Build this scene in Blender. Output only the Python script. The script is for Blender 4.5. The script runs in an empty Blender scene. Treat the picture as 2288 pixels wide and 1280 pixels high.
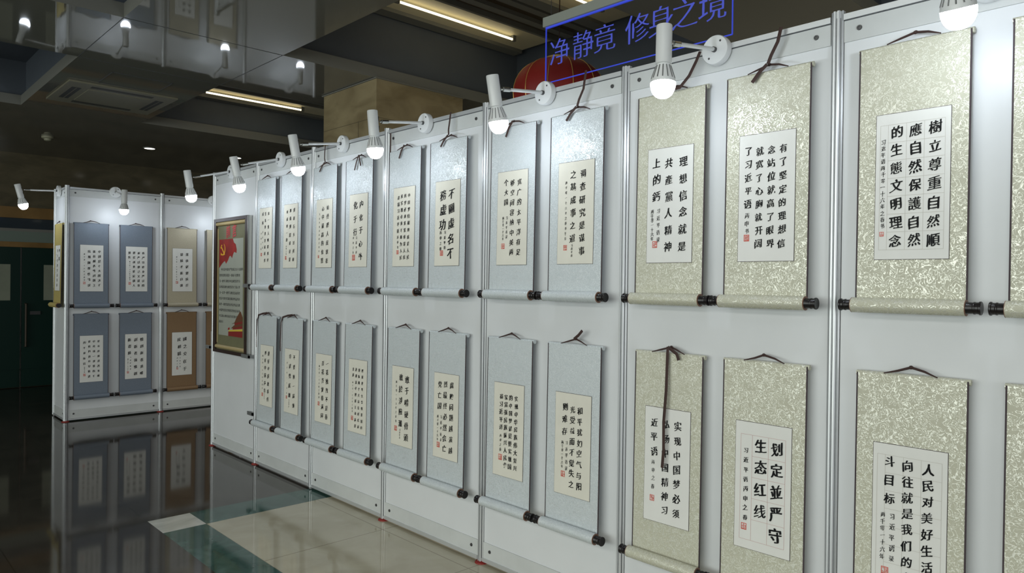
import bpy, bmesh, math, random
from mathutils import Vector, Matrix
from mathutils import noise as mnoise

PI = math.pi
scene = bpy.context.scene
COL = scene.collection
random.seed(7)

# ------------------------------------------------------------------ camera
CAM = (7.1456, -2.7442, 1.6087)
YAW, PITCH, ROLL, FPX = -0.8099, -0.0052, 0.0117, 1621.8
fw = Vector((math.sin(YAW) * math.cos(PITCH), math.cos(YAW) * math.cos(PITCH), math.sin(PITCH)))
rt = Vector((math.cos(YAW), -math.sin(YAW), 0.0))
up = rt.cross(fw)
rt2 = math.cos(ROLL) * rt + math.sin(ROLL) * up
up2 = -math.sin(ROLL) * rt + math.cos(ROLL) * up
cd = bpy.data.cameras.new('camera')
cd.sensor_fit = 'HORIZONTAL'
cd.sensor_width = 36.0
cd.lens = 36.0 * FPX / 2288.0
cd.clip_start = 0.05
cam = bpy.data.objects.new('camera', cd)
COL.objects.link(cam)
cam.matrix_world = Matrix(((rt2.x, up2.x, -fw.x, CAM[0]), (rt2.y, up2.y, -fw.y, CAM[1]),
                           (rt2.z, up2.z, -fw.z, CAM[2]), (0, 0, 0, 1)))
scene.camera = cam

# ------------------------------------------------------------------ world, assumed daylight and added fills, exposure
scene.view_settings.view_transform = 'Standard'
scene.view_settings.look = 'None'
scene.view_settings.exposure = 0.20
scene.view_settings.gamma = 1.0
scene.view_settings.use_curve_mapping = False
scene.cycles.use_denoising = True
world = bpy.data.worlds.new('world')
scene.world = world
world.use_nodes = True
world.node_tree.nodes['Background'].inputs[0].default_value = (0.75, 0.9, 0.85, 1)
world.node_tree.nodes['Background'].inputs[1].default_value = 0.06

def area_light(name, loc, target, sx, sy, power, color):
    ld = bpy.data.lights.new(name, 'AREA')
    ld.shape = 'RECTANGLE'
    ld.size, ld.size_y, ld.energy, ld.color = sx, sy, power, color
    o = bpy.data.objects.new(name, ld)
    COL.objects.link(o)
    o.location = loc
    o.rotation_euler = (Vector(target) - Vector(loc)).to_track_quat('-Z', 'Y').to_euler()
    return o
# assumed daylight: fill added at the unseen front of the hall, behind the camera
area_light('assumed_daylight_fill', (5.0, -11.0, 1.75), (4.6, 0.0, 1.2), 13.0, 3.0, 440, (0.93, 1.0, 0.95))
# added fill from the right end, out of view, brightening the far booth front
area_light('right_end_fill', (14.0, -5.0, 1.8), (0.0, -1.5, 1.2), 5.0, 3.0, 110, (0.95, 0.98, 1.0))
# unseen overhead fill behind the camera, added to brighten the floor
area_light('overhead_fill', (5.3, -5.4, 3.36), (5.3, -4.8, 0), 9.0, 1.6, 165, (1.0, 0.98, 0.92))
# another added fill behind the panels, its floor bounce lifting the soffit
area_light('rear_fill', (4.6, 4.6, 3.36), (4.6, 4.6, 0), 8.0, 1.4, 150, (1.0, 0.98, 0.92))
area_light('camera_bay_fill', (6.5, -2.5, 3.88), (6.5, -2.49, 0), 2.0, 2.2, 14, (1.0, 0.99, 0.95))  # added fill above the camera, extra light for floor and scrolls
BULB = 52.0
TUBE = 3.2

# ------------------------------------------------------------------ materials
def sl(c):
    return tuple(((v / 255) / 12.92 if v / 255 <= 0.04045 else ((v / 255 + 0.055) / 1.055) ** 2.4) for v in c)

def mat(name, col, rough=0.5, metal=0.0, spec=0.5, emit=None, estr=0.0, trans=0.0, ior=1.45, noise=0.0, nscale=8.0):
    m = bpy.data.materials.new(name)
    m.use_nodes = True
    nt = m.node_tree
    b = nt.nodes['Principled BSDF']
    b.inputs['Base Color'].default_value = (*col, 1)
    b.inputs['Roughness'].default_value = rough
    b.inputs['Metallic'].default_value = metal
    b.inputs['Specular IOR Level'].default_value = spec
    b.inputs['IOR'].default_value = ior
    b.inputs['Transmission Weight'].default_value = trans
    if emit:
        b.inputs['Emission Color'].default_value = (*emit, 1)
        b.inputs['Emission Strength'].default_value = estr
    if noise:
        tc = nt.nodes.new('ShaderNodeTexCoord')
        n = nt.nodes.new('ShaderNodeTexNoise')
        n.inputs['Scale'].default_value = nscale
        n.inputs['Detail'].default_value = 5
        nt.links.new(tc.outputs['Object'], n.inputs['Vector'])
        mr = nt.nodes.new('ShaderNodeMapRange')
        mr.inputs['From Min'].default_value = 0.3
        mr.inputs['From Max'].default_value = 0.7
        mr.inputs['To Min'].default_value = 1 - noise
        mr.inputs['To Max'].default_value = 1 + noise
        nt.links.new(n.outputs['Fac'], mr.inputs['Value'])
        mx = nt.nodes.new('ShaderNodeVectorMath')
        mx.operation = 'SCALE'
        mx.inputs[0].default_value = col
        nt.links.new(mr.outputs['Result'], mx.inputs['Scale'])
        nt.links.new(mx.outputs['Vector'], b.inputs['Base Color'])
    return m

def brocade(name, base, fig, scale=44.0):
    """silk brocade: matt ground with a shiny woven leaf figure"""
    m = bpy.data.materials.new(name)
    m.use_nodes = True
    nt = m.node_tree
    b = nt.nodes['Principled BSDF']
    tc = nt.nodes.new('ShaderNodeTexCoord')
    n = nt.nodes.new('ShaderNodeTexNoise')
    n.inputs['Scale'].default_value = scale
    n.inputs['Detail'].default_value = 1.5
    n.inputs['Distortion'].default_value = 2.4
    nt.links.new(tc.outputs['Object'], n.inputs['Vector'])
    r = nt.nodes.new('ShaderNodeValToRGB')
    e = r.color_ramp.elements
    e[0].position, e[0].color = 0.455, (0, 0, 0, 1)
    e[1].position, e[1].color = 0.49, (1, 1, 1, 1)
    q = e.new(0.53); q.color = (1, 1, 1, 1)
    q = e.new(0.565); q.color = (0, 0, 0, 1)
    nt.links.new(n.outputs['Fac'], r.inputs['Fac'])
    mul = nt.nodes.new('ShaderNodeMath')
    mul.operation = 'MULTIPLY'
    mul.inputs[1].default_value = 1.0
    nt.links.new(r.outputs['Color'], mul.inputs[0])
    mx = nt.nodes.new('ShaderNodeMix')
    mx.data_type = 'RGBA'
    mx.inputs[6].default_value = (*base, 1)
    mx.inputs[7].default_value = (*fig, 1)
    nt.links.new(mul.outputs[0], mx.inputs[0])
    nt.links.new(mx.outputs[2], b.inputs['Base Color'])
    rr = nt.nodes.new('ShaderNodeMapRange')
    rr.inputs['To Min'].default_value = 0.62
    rr.inputs['To Max'].default_value = 0.34
    nt.links.new(mul.outputs[0], rr.inputs['Value'])
    nt.links.new(rr.outputs['Result'], b.inputs['Roughness'])
    rm = nt.nodes.new('ShaderNodeMapRange')
    rm.inputs['To Min'].default_value = 0.0
    rm.inputs['To Max'].default_value = 0.45
    nt.links.new(mul.outputs[0], rm.inputs['Value'])
    nt.links.new(rm.outputs['Result'], b.inputs['Metallic'])
    bp = nt.nodes.new('ShaderNodeBump')
    bp.inputs['Strength'].default_value = 0.25
    bp.inputs['Distance'].default_value = 0.002
    nt.links.new(mul.outputs[0], bp.inputs['Height'])
    nt.links.new(bp.outputs['Normal'], b.inputs['Normal'])
    return m

M = {}
M['panel'] = mat('white_panel', (0.68, 0.70, 0.71), 0.38, spec=0.45, noise=0.03, nscale=3)
M['beam'] = mat('beam_board', (0.56, 0.58, 0.57), 0.5, noise=0.05, nscale=6)
M['alu'] = mat('aluminium', (0.66, 0.68, 0.69), 0.35, metal=0.55)
M['groove'] = mat('groove_shadow_gap', (0.06, 0.065, 0.07), 0.6)
M['bolt'] = mat('bolt', (0.10, 0.10, 0.10), 0.4, metal=0.6)
M['redpad'] = mat('red_pad', (0.26, 0.02, 0.014), 0.6)
M['lampwhite'] = mat('white_enamel', (0.72, 0.74, 0.74), 0.22)
M['collar'] = mat('bulb_collar', (0.78, 0.80, 0.80), 0.3)
M['chrome'] = mat('chrome', (0.55, 0.55, 0.52), 0.2, metal=1)
M['dark'] = mat('dark_slot', (0.015, 0.015, 0.016), 0.5)
M['bulb'] = mat('lit_bulb', (1, 1, 1), 0.3, emit=(0.82, 0.90, 1.0), estr=BULB)
M['silver'] = brocade('silver_blue_brocade', (0.53, 0.575, 0.585), (0.70, 0.74, 0.75))
M['olive'] = brocade('pale_olive_brocade', (0.50, 0.495, 0.385), (0.68, 0.68, 0.59), 40)
M['blue'] = brocade('slate_blue_brocade', (0.165, 0.20, 0.25), (0.21, 0.25, 0.30), 90)
M['sand'] = brocade('sand_brocade', (0.42, 0.38, 0.28), (0.50, 0.46, 0.34), 90)
M['brown'] = brocade('ochre_brown_brocade', (0.23, 0.14, 0.07), (0.28, 0.18, 0.09), 90)
M['yellow'] = brocade('yellow_brocade', (0.52, 0.42, 0.14), (0.6, 0.5, 0.2), 90)
M['paper'] = mat('rice_paper', (0.70, 0.68, 0.59), 0.8, spec=0.2, noise=0.03, nscale=12)
M['paperw'] = mat('white_rice_paper', (0.74, 0.74, 0.70), 0.8, spec=0.2, noise=0.02, nscale=12)
M['ink'] = mat('black_ink', (0.012, 0.012, 0.013), 0.55, spec=0.3)
M['edge'] = mat('dark_binding', (0.05, 0.035, 0.04), 0.7)
M['seal'] = mat('red_seal_paste', (0.62, 0.09, 0.06), 0.7)
M['gridred'] = mat('thin_red_rule', (0.55, 0.36, 0.34), 0.8)
M['gridgrey'] = mat('thin_grey_rule', (0.55, 0.53, 0.48), 0.8)
M['knob'] = mat('black_lacquer', (0.012, 0.010, 0.010), 0.25)
M['ring'] = mat('wood_ring', (0.22, 0.12, 0.08), 0.5)
M['cord'] = mat('dark_brown_cord', (0.045, 0.022, 0.018), 0.75)
M['soffit'] = mat('satin_grey_ceiling', (0.15, 0.147, 0.123), 0.032, spec=0.45)
M['coffer'] = mat('slate_grey_coffer', (0.085, 0.10, 0.12), 0.6, noise=0.04, nscale=4)
M['trim'] = mat('grey_trim', (0.17, 0.17, 0.15), 0.5)
M['cream'] = mat('cream_reflector', (0.62, 0.56, 0.38), 0.45)
M['slat'] = mat('brown_grille', (0.05, 0.035, 0.02), 0.5)
M['tube'] = mat('fluorescent_tube', (1, 1, 1), 0.3, emit=(1.0, 0.86, 0.55), estr=TUBE)
M['stone'] = None
M['wood'] = mat('varnished_wood', (0.20, 0.115, 0.035), 0.35, noise=0.25, nscale=3)
M['darkdoor'] = mat('dark_green_door', (0.007, 0.025, 0.019), 0.35, spec=0.3)
M['transom'] = mat('dark_glazing', (0.035, 0.045, 0.055), 0.05, spec=0.7)
M['greyband'] = mat('grey_green_band', (0.16, 0.20, 0.17), 0.25)
M['notice'] = mat('notice_paper', (0.22, 0.24, 0.18), 0.8, noise=0.08, nscale=5)
M['acyl'] = mat('aged_cream_plastic', (0.19, 0.18, 0.125), 0.4)
M['lanternred'] = mat('red_lantern_silk', (0.24, 0.013, 0.010), 0.55)
M['gold'] = mat('gold_thread', (0.62, 0.40, 0.12), 0.35, metal=0.5)
M['rail'] = mat('grey_rail', (0.30, 0.32, 0.28), 0.45)
M['blueglow'] = mat('blue_edge_glow', (0.05, 0.08, 0.5), 0.4, emit=(0.045, 0.08, 0.9), estr=0.38)
M['blueletters'] = mat('blue_lit_letters', (0.08, 0.1, 0.5), 0.4, emit=(0.09, 0.12, 0.85), estr=0.22)
M['downlight'] = mat('lit_downlight', (1, 1, 1), 0.4, emit=(1.0, 0.97, 0.85), estr=3.5)
M['frame'] = mat('dark_wood_frame', (0.028, 0.014, 0.010), 0.3)
M['posterolive'] = mat('olive_print', (0.16, 0.155, 0.085), 0.5, noise=0.08, nscale=9)
M['postertan'] = mat('tan_print_roll', (0.42, 0.33, 0.16), 0.4)
M['postersheet'] = mat('pale_print_sheet', (0.34, 0.355, 0.30), 0.5, noise=0.08, nscale=3)
M['flagred'] = mat('flag_red', (0.25, 0.014, 0.009), 0.5, noise=0.35, nscale=9)
M['emblem'] = mat('emblem_yellow', (0.75, 0.42, 0.03), 0.5)
M['titlered'] = mat('title_red', (0.48, 0.05, 0.06), 0.5)
M['roofbrown'] = mat('gate_roof_brown', (0.13, 0.05, 0.02), 0.5)
M['gatered'] = mat('gate_wall_red', (0.22, 0.018, 0.014), 0.5)
M['gateyellow'] = mat('gate_yellow', (0.6, 0.45, 0.05), 0.5)
M['steel'] = mat('dull_steel', (0.35, 0.36, 0.36), 0.35, metal=0.7)
M['plastic'] = mat('cream_plastic', (0.30, 0.29, 0.2), 0.5)
M['wallback'] = mat('dim_plaster', (0.10, 0.095, 0.08), 0.7)

# acrylic: clear sheet (thin, lets the view through, with surface reflections)
def acrylic():
    m = bpy.data.materials.new('clear_acrylic')
    m.use_nodes = True
    nt = m.node_tree
    nt.nodes.clear()
    out = nt.nodes.new('ShaderNodeOutputMaterial')
    tr = nt.nodes.new('ShaderNodeBsdfTransparent')
    tr.inputs['Color'].default_value = (0.90, 0.91, 0.95, 1)
    gl = nt.nodes.new('ShaderNodeBsdfGlossy')
    gl.inputs['Roughness'].default_value = 0.03
    mx = nt.nodes.new('ShaderNodeMixShader')
    fr = nt.nodes.new('ShaderNodeFresnel')
    fr.inputs['IOR'].default_value = 1.49
    ge = nt.nodes.new('ShaderNodeNewGeometry')
    inv = nt.nodes.new('ShaderNodeMath'); inv.operation = 'SUBTRACT'; inv.inputs[0].default_value = 1.0
    nt.links.new(ge.outputs['Backfacing'], inv.inputs[1])
    ml = nt.nodes.new('ShaderNodeMath'); ml.operation = 'MULTIPLY'
    nt.links.new(fr.outputs['Fac'], ml.inputs[0]); nt.links.new(inv.outputs[0], ml.inputs[1])
    nt.links.new(ml.outputs[0], mx.inputs['Fac'])
    nt.links.new(tr.outputs['BSDF'], mx.inputs[1])
    nt.links.new(gl.outputs['BSDF'], mx.inputs[2])
    nt.links.new(mx.outputs['Shader'], out.inputs['Surface'])
    return m
M['acrylic'] = acrylic()

def stone(name, c1, c2, rough, scale):
    m = bpy.data.materials.new(name)
    m.use_nodes = True
    nt = m.node_tree
    b = nt.nodes['Principled BSDF']
    tc = nt.nodes.new('ShaderNodeTexCoord')
    n = nt.nodes.new('ShaderNodeTexNoise')
    n.inputs['Scale'].default_value = scale
    n.inputs['Detail'].default_value = 8
    n.inputs['Distortion'].default_value = 0.6
    mp = nt.nodes.new('ShaderNodeMapping')
    mp.inputs['Scale'].default_value = (1, 1, 2.2)
    nt.links.new(tc.outputs['Object'], mp.inputs['Vector'])
    nt.links.new(mp.outputs['Vector'], n.inputs['Vector'])
    r = nt.nodes.new('ShaderNodeValToRGB')
    r.color_ramp.elements[0].position = 0.35
    r.color_ramp.elements[1].position = 0.68
    r.color_ramp.elements[0].color = (*c1, 1)
    r.color_ramp.elements[1].color = (*c2, 1)
    nt.links.new(n.outputs['Fac'], r.inputs['Fac'])
    nt.links.new(r.outputs['Color'], b.inputs['Base Color'])
    b.inputs['Roughness'].default_value = rough
    return m
M['stone'] = stone('travertine', (0.20, 0.155, 0.08), (0.32, 0.26, 0.145), 0.5, 3.0)
M['stonewall'] = stone('polished_brown_stone', (0.085, 0.072, 0.045), (0.125, 0.105, 0.065), 0.12, 3.0)
M['joint'] = mat('stone_joint', (0.10, 0.08, 0.05), 0.8)

def floor_mat():
    """polished stone: beige tiles inside a green border with a white corner tile, dark stone outside"""
    m = bpy.data.materials.new('polished_stone_floor')
    m.use_nodes = True
    nt = m.node_tree
    N, L = nt.nodes, nt.links
    b = N['Principled BSDF']
    tc = N.new('ShaderNodeTexCoord')
    sx = N.new('ShaderNodeSeparateXYZ')
    L.new(tc.outputs['Object'], sx.inputs[0])
    def cmp(sock, val, op='GREATER_THAN'):
        n = N.new('ShaderNodeMath'); n.operation = op
        L.new(sock, n.inputs[0]); n.inputs[1].default_value = val
        return n.outputs[0]
    def mul(a, c):
        n = N.new('ShaderNodeMath'); n.operation = 'MULTIPLY'
        L.new(a, n.inputs[0]); L.new(c, n.inputs[1])
        return n.outputs[0]
    def mix(f, a, c):
        n = N.new('ShaderNodeMix'); n.data_type = 'RGBA'
        L.new(f, n.inputs[0])
        for s, i in ((a, 6), (c, 7)):
            if isinstance(s, tuple): n.inputs[i].default_value = (*s, 1)
            else: L.new(s, n.inputs[i])
        return n.outputs[2]
    def veins(c1, c2, sc, p0=0.35, p1=0.7, dist=1.2):
        n = N.new('ShaderNodeTexNoise'); n.inputs['Scale'].default_value = sc
        n.inputs['Detail'].default_value = 7; n.inputs['Distortion'].default_value = dist
        L.new(tc.outputs['Object'], n.inputs['Vector'])
        r = N.new('ShaderNodeValToRGB')
        r.color_ramp.elements[0].position, r.color_ramp.elements[1].position = p0, p1
        r.color_ramp.elements[0].color, r.color_ramp.elements[1].color = (*c1, 1), (*c2, 1)
        L.new(n.outputs['Fac'], r.inputs['Fac'])
        return r.outputs['Color']
    def joint(sock, off, period, w):
        a = N.new('ShaderNodeMath'); a.operation = 'ADD'; L.new(sock, a.inputs[0]); a.inputs[1].default_value = off
        p = N.new('ShaderNodeMath'); p.operation = 'PINGPONG'; L.new(a.outputs[0], p.inputs[0]); p.inputs[1].default_value = period / 2
        return cmp(p.outputs[0], w, 'LESS_THAN')
    X, Y = sx.outputs['X'], sx.outputs['Y']
    beige = veins((0.42, 0.385, 0.285), (0.50, 0.465, 0.355), 2.5)
    jx = joint(X, -2.32, 0.86, 0.003)
    jy = joint(Y, 0.90, 0.80, 0.003)
    mxj = N.new('ShaderNodeMath'); mxj.operation = 'MAXIMUM'; L.new(jx, mxj.inputs[0]); L.new(jy, mxj.inputs[1])
    beige = mix(mxj.outputs[0], beige, (0.25, 0.22, 0.16))
    green = veins((0.03, 0.08, 0.066), (0.065, 0.135, 0.115), 5, 0.4, 0.75)
    white = veins((0.45, 0.45, 0.40), (0.66, 0.66, 0.60), 4)
    darks = veins((0.034, 0.029, 0.023), (0.052, 0.045, 0.035), 3)
    jx2 = joint(X, -2.02, 0.86, 0.003)
    jy2 = joint(Y, 1.17, 0.80, 0.003)
    mx2 = N.new('ShaderNodeMath'); mx2.operation = 'MAXIMUM'; L.new(jx2, mx2.inputs[0]); L.new(jy2, mx2.inputs[1])
    darks = mix(mx2.outputs[0], darks, (0.025, 0.022, 0.016))
    x0, x1 = cmp(X, 2.02), cmp(X, 2.32)
    y0, y1 = cmp(Y, -1.17), cmp(Y, -0.90)
    c = mix(mul(x0, y0), darks, green)
    c = mix(mul(x1, y1), c, beige)
    sq = mul(mul(x0, y0), mul(cmp(X, 2.32, 'LESS_THAN'), cmp(Y, -0.90, 'LESS_THAN')))
    c = mix(sq, c, white)
    L.new(c, b.inputs['Base Color'])
    b.inputs['Roughness'].default_value = 0.065
    b.inputs['Specular IOR Level'].default_value = 0.40
    return m
M['floor'] = floor_mat()

# ------------------------------------------------------------------ mesh helpers
class MB:
    """collects shapes into one bmesh"""
    def __init__(self): self.bm = bmesh.new()
    def box(self, x0, x1, y0, y1, z0, z1):
        v = [self.bm.verts.new((x, y, z)) for x in (x0, x1) for y in (y0, y1) for z in (z0, z1)]
        for f in ((0, 1, 3, 2), (4, 6, 7, 5), (0, 4, 5, 1), (2, 3, 7, 6), (0, 2, 6, 4), (1, 5, 7, 3)):
            self.bm.faces.new([v[i] for i in f])
        return self
    def quad(self, *pts):
        self.bm.faces.new([self.bm.verts.new(p) for p in pts]); return self
    def poly(self, pts, y0, y1):
        """extrude an XZ outline between y0 (front) and y1 (back)"""
        a = [self.bm.verts.new((x, y0, z)) for x, z in pts]
        c = [self.bm.verts.new((x, y1, z)) for x, z in pts]
        n = len(pts)
        self.bm.faces.new(a); self.bm.faces.new(c[::-1])
        for i in range(n):
            self.bm.faces.new((a[i], c[i], c[(i + 1) % n], a[(i + 1) % n]))
        return self
    def lathe(self, prof, origin, axis, seg=20, cap=True):
        """prof: list of (distance along axis, radius)"""
        o, a = Vector(origin), Vector(axis).normalized()
        u = a.orthogonal().normalized(); w = a.cross(u)
        rings = []
        for d, r in prof:
            if r < 1e-6:
                rings.append([self.bm.verts.new(o + a * d)])
            else:
                rings.append([self.bm.verts.new(o + a * d + (u * math.cos(2 * PI * k / seg) + w * math.sin(2 * PI * k / seg)) * r) for k in range(seg)])
        for p, q in zip(rings, rings[1:]):
            for k in range(seg):
                k2 = (k + 1) % seg
                if len(p) == 1 and len(q) == 1: continue
                if len(p) == 1: self.bm.faces.new((p[0], q[k], q[k2]))
                elif len(q) == 1: self.bm.faces.new((p[k], q[0], p[k2]))
                else: self.bm.faces.new((p[k], q[k], q[k2], p[k2]))
        if cap:
            for r in (rings[0], rings[-1]):
                if len(r) > 2: self.bm.faces.new(r)
        return self
    def cyl(self, p0, p1, r, seg=14):
        d = Vector(p1) - Vector(p0)
        return self.lathe([(0, r), (d.length, r)], p0, d, seg)
    def tube(self, pts, r, seg=8, flat=1.0):
        pts = [Vector(p) for p in pts]
        rings = []
        for i, p in enumerate(pts):
            t = (pts[min(i + 1, len(pts) - 1)] - pts[max(i - 1, 0)]).normalized()
            ref = Vector((0, 1, 0)) if abs(t.y) < 0.9 else Vector((1, 0, 0))
            u = t.cross(ref).normalized(); w = u.cross(t)
            rr = r[i] if isinstance(r, (list, tuple)) else r
            rings.append([self.bm.verts.new(p + u * math.cos(2 * PI * k / seg) * rr + w * math.sin(2 * PI * k / seg) * rr * flat) for k in range(seg)])
        for p, q in zip(rings, rings[1:]):
            for k in range(seg):
                self.bm.faces.new((p[k], q[k], q[(k + 1) % seg], p[(k + 1) % seg]))
        self.bm.faces.new(rings[0]); self.bm.faces.new(rings[-1])
        return self
    def build(self, name, m, parent=None, smooth=False):
        bmesh.ops.recalc_face_normals(self.bm, faces=self.bm.faces)
        me = bpy.data.meshes.new(name)
        self.bm.to_mesh(me); self.bm.free()
        me.materials.append(m)
        if smooth:
            for p in me.polygons: p.use_smooth = True
            try: me.set_sharp_from_angle(angle=math.radians(40))
            except Exception: pass
        o = bpy.data.objects.new(name, me)
        COL.objects.link(o)
        if parent: o.parent = parent
        return o

def tag(o, label, cat, group=None):
    o['label'] = label; o['category'] = cat
    if group: o['group'] = group
    return o

def thing(name, label, cat, loc, rz=0.0, group=None):
    o = bpy.data.objects.new(name, None)
    o.empty_display_size = 0.1
    COL.objects.link(o)
    o.location = loc; o.rotation_euler = (0, 0, rz)
    return tag(o, label, cat, group)

def struct(o):
    o['kind'] = 'structure'
    return o

def copy_part(o, parent):
    c = o.copy(); COL.objects.link(c); c.parent = parent
    for ch in list(o.children): copy_part(ch, c)
    return c

# ------------------------------------------------------------------ brush lettering
_fc = bpy.data.curves.new('lettering', 'FONT')
_fc.size = 1.0
_fo = bpy.data.objects.new('lettering', _fc)
COL.objects.link(_fo)
_gl = {}
def glyph(ch):
    if ch in _gl: return _gl[ch]
    _fc.body = ch
    _fo.update_tag()
    bpy.context.view_layer.update()
    dg = bpy.context.evaluated_depsgraph_get()
    cu = _fo.evaluated_get(dg).to_curve(dg)
    loops = []
    for s in cu.splines:
        pts = []
        bp = s.bezier_points
        n = len(bp)
        if n >= 2:
            for i in range(n):
                a, c = bp[i], bp[(i + 1) % n]
                p0, p1, p2, p3 = a.co, a.handle_right, c.handle_left, c.co
                L = (p3 - p0).length
                curved = abs((p1 - p0).cross(p3 - p0).length) + abs((p2 - p0).cross(p3 - p0).length) > 1e-4
                k = 3 if curved else max(1, min(5, int(L / 0.13)))
                for j in range(k):
                    t = j / k
                    q = (1 - t) ** 3 * p0 + 3 * (1 - t) ** 2 * t * p1 + 3 * (1 - t) * t * t * p2 + t ** 3 * p3
                    pts.append((q.x, q.y))
        else:
            pts = [(p.co.x, p.co.y) for p in s.points]
        if len(pts) > 2: loops.append(pts)
    _fo.to_curve_clear()
    _gl[ch] = loops
    return loops

_em = None
def em_center():
    global _em
    if _em is None:
        p = [q for l in glyph('国') for q in l]
        xs, ys = [a for a, _ in p], [b for _, b in p]
        _em = ((min(xs) + max(xs)) / 2, (min(ys) + max(ys)) / 2, max(ys) - min(ys))
    return _em

def area2(l):
    return sum(l[i][0] * l[(i + 1) % len(l)][1] - l[(i + 1) % len(l)][0] * l[i][1] for i in range(len(l)))

_sg = None
def outline_sign():
    # +1 when the font's solid outlines run anti-clockwise (outside lies to the right of travel)
    global _sg
    if _sg is None:
        _sg = 1.0 if area2(max(glyph('国'), key=lambda l: abs(area2(l)))) > 0 else -1.0
    return _sg

def brush_char(ch, rng, weight=0.0, slant=0.14, wild=1.0):
    """outline loops of one character as written with a brush (unit em, centred)"""
    cx, cy, em = em_center()
    dense = min(1.0, 70.0 / max(1, sum(len(l) for l in glyph(ch))))
    out = []
    sg = outline_sign()
    ox, oy = rng.uniform(0, 50), rng.uniform(0, 50)
    wild *= 0.45 + 0.55 * dense
    rot = rng.uniform(-0.05, 0.05) * wild
    sc = (1.0 + rng.uniform(-0.09, 0.07) * wild) / em
    for l in glyph(ch):
        n = len(l)
        res = []
        for i in range(n):
            x, y = l[i]
            px, py = l[i - 1]; qx, qy = l[(i + 1) % n]
            tx, ty = qx - px, qy - py
            tl = math.hypot(tx, ty) or 1
            nx, ny = ty / tl, -tx / tl          # right of travel
            nz = mnoise.noise(Vector((x * 4 + ox, y * 4 + oy, 0.3)))
            d = (weight + 0.018 * abs(nx)) * dense - 0.008 * abs(ny) + wild * 0.026 * nz * (0.3 + 0.7 * dense)
            x2, y2 = x + sg * nx * d, y + sg * ny * d
            x2 -= cx; y2 -= cy
            y2 += slant * x2 + wild * 0.035 * math.sin(2.6 * x2 + ox)
            x2 += wild * 0.035 * math.sin(2.6 * y2 + oy)
            c, s = math.cos(rot), math.sin(rot)
            res.append(((x2 * c - y2 * s) * sc, (x2 * s + y2 * c) * sc))
        out.append(res)
    return out

def letter_object(name, loops3, m, parent, y):
    """loops3: list of loops of (x, z); becomes one flat mesh at depth y facing -y"""
    cu = bpy.data.curves.new(name, 'CURVE')
    cu.dimensions = '2D'
    cu.fill_mode = 'BOTH'
    for l in loops3:
        s = cu.splines.new('POLY')
        s.points.add(len(l) - 1)
        for i, (x, z) in enumerate(l): s.points[i].co = (x, z, 0, 1)
        s.use_cyclic_u = True
    t = bpy.data.objects.new(name, cu)
    COL.objects.link(t)
    bpy.context.view_layer.update()
    dg = bpy.context.evaluated_depsgraph_get()
    me = bpy.data.meshes.new_from_object(t.evaluated_get(dg))
    bpy.data.objects.remove(t); bpy.data.curves.remove(cu)
    for v in me.vertices:
        x, z, _ = v.co
        v.co = (x, y, z)
    me.materials.clear(); me.materials.append(m)
    me.name = name
    o = bpy.data.objects.new(name, me)
    COL.objects.link(o)
    o.parent = parent
    return o

# ------------------------------------------------------------------ setting
RZ = 3.40           # soffit height
TOPS = (3.86, 4.03, 3.93, 3.93)   # top of the ceiling bays, left to right
XW = -5.40          # end wall with the doors
X1, Y0, Y1 = 12.0, -9.0, 6.0

struct(MB().box(XW - 0.3, X1, Y0, Y1, -0.1, 0.0).build('floor', M['floor']))

CXS = [(-1.87, 0.44), (1.67, 4.17), (5.30, 7.7), (8.9, 11.3)]
CYS = [(-3.8, -1.245), (-0.085, 2.5)]
def build_ceiling():
    xs = sorted({XW, X1, *[v for p in CXS for v in p]})
    ys = sorted({Y0, Y1, -7.2, -5.0, *[v for p in CYS for v in p]})
    cys = CYS + [(-7.2, -5.0)]
    a, b, c = MB(), MB(), MB()
    for x0, x1 in zip(xs, xs[1:]):
        for y0, y1 in zip(ys, ys[1:]):
            if (x0, x1) in CXS and (y0, y1) in cys: continue
            a.quad((x0, y0, RZ), (x1, y0, RZ), (x1, y1, RZ), (x0, y1, RZ))
    LIP, IN = 0.10, 0.05
    for (x0, x1), TOPZ in zip(CXS, TOPS):
        for y0, y1 in cys:
            P = [(x0, y0), (x1, y0), (x1, y1), (x0, y1)]
            Q = [(x0 - IN, y0 - IN), (x1 + IN, y0 - IN), (x1 + IN, y1 + IN), (x0 - IN, y1 + IN)]
            for i in range(4):
                p, q = P[i], P[(i + 1) % 4]
                r, s = Q[i], Q[(i + 1) % 4]
                c.quad((*p, RZ), (*q, RZ), (*q, RZ + LIP), (*p, RZ + LIP))
                c.quad((*p, RZ + LIP), (*q, RZ + LIP), (*s, RZ + LIP), (*r, RZ + LIP))
                b.quad((*r, RZ + LIP), (*s, RZ + LIP), (*s, TOPZ), (*r, TOPZ))
            b.quad(*[(*q, TOPZ) for q in Q])
    # slab above, closing the ceiling void
    b.box(XW - 0.3, X1, Y0, Y1, 4.06, 4.16)
    ce = struct(a.build('ceiling', M['soffit']))
    # the seams between the ceiling sheets
    for nm, mb, m in (('coffer', b, M['coffer']), ('coffer_lip', c, M['trim'])):
        mb.build(nm, m, ce)
    s = MB()
    for x0, x1 in ((0.44, 1.67), (4.17, 5.3), (7.7, 8.9)):
        for y in (-1.245, -0.085):
            s.box(x0, x1, y - 0.0015, y + 0.0015, RZ - 0.002, RZ + 0.001)
        for x in (x0, x1):
            s.box(x - 0.0015, x + 0.0015, -1.245, -0.085, RZ - 0.002, RZ + 0.001)
    s.build('sheet_seam', M['groove'], ce)
build_ceiling()

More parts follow.
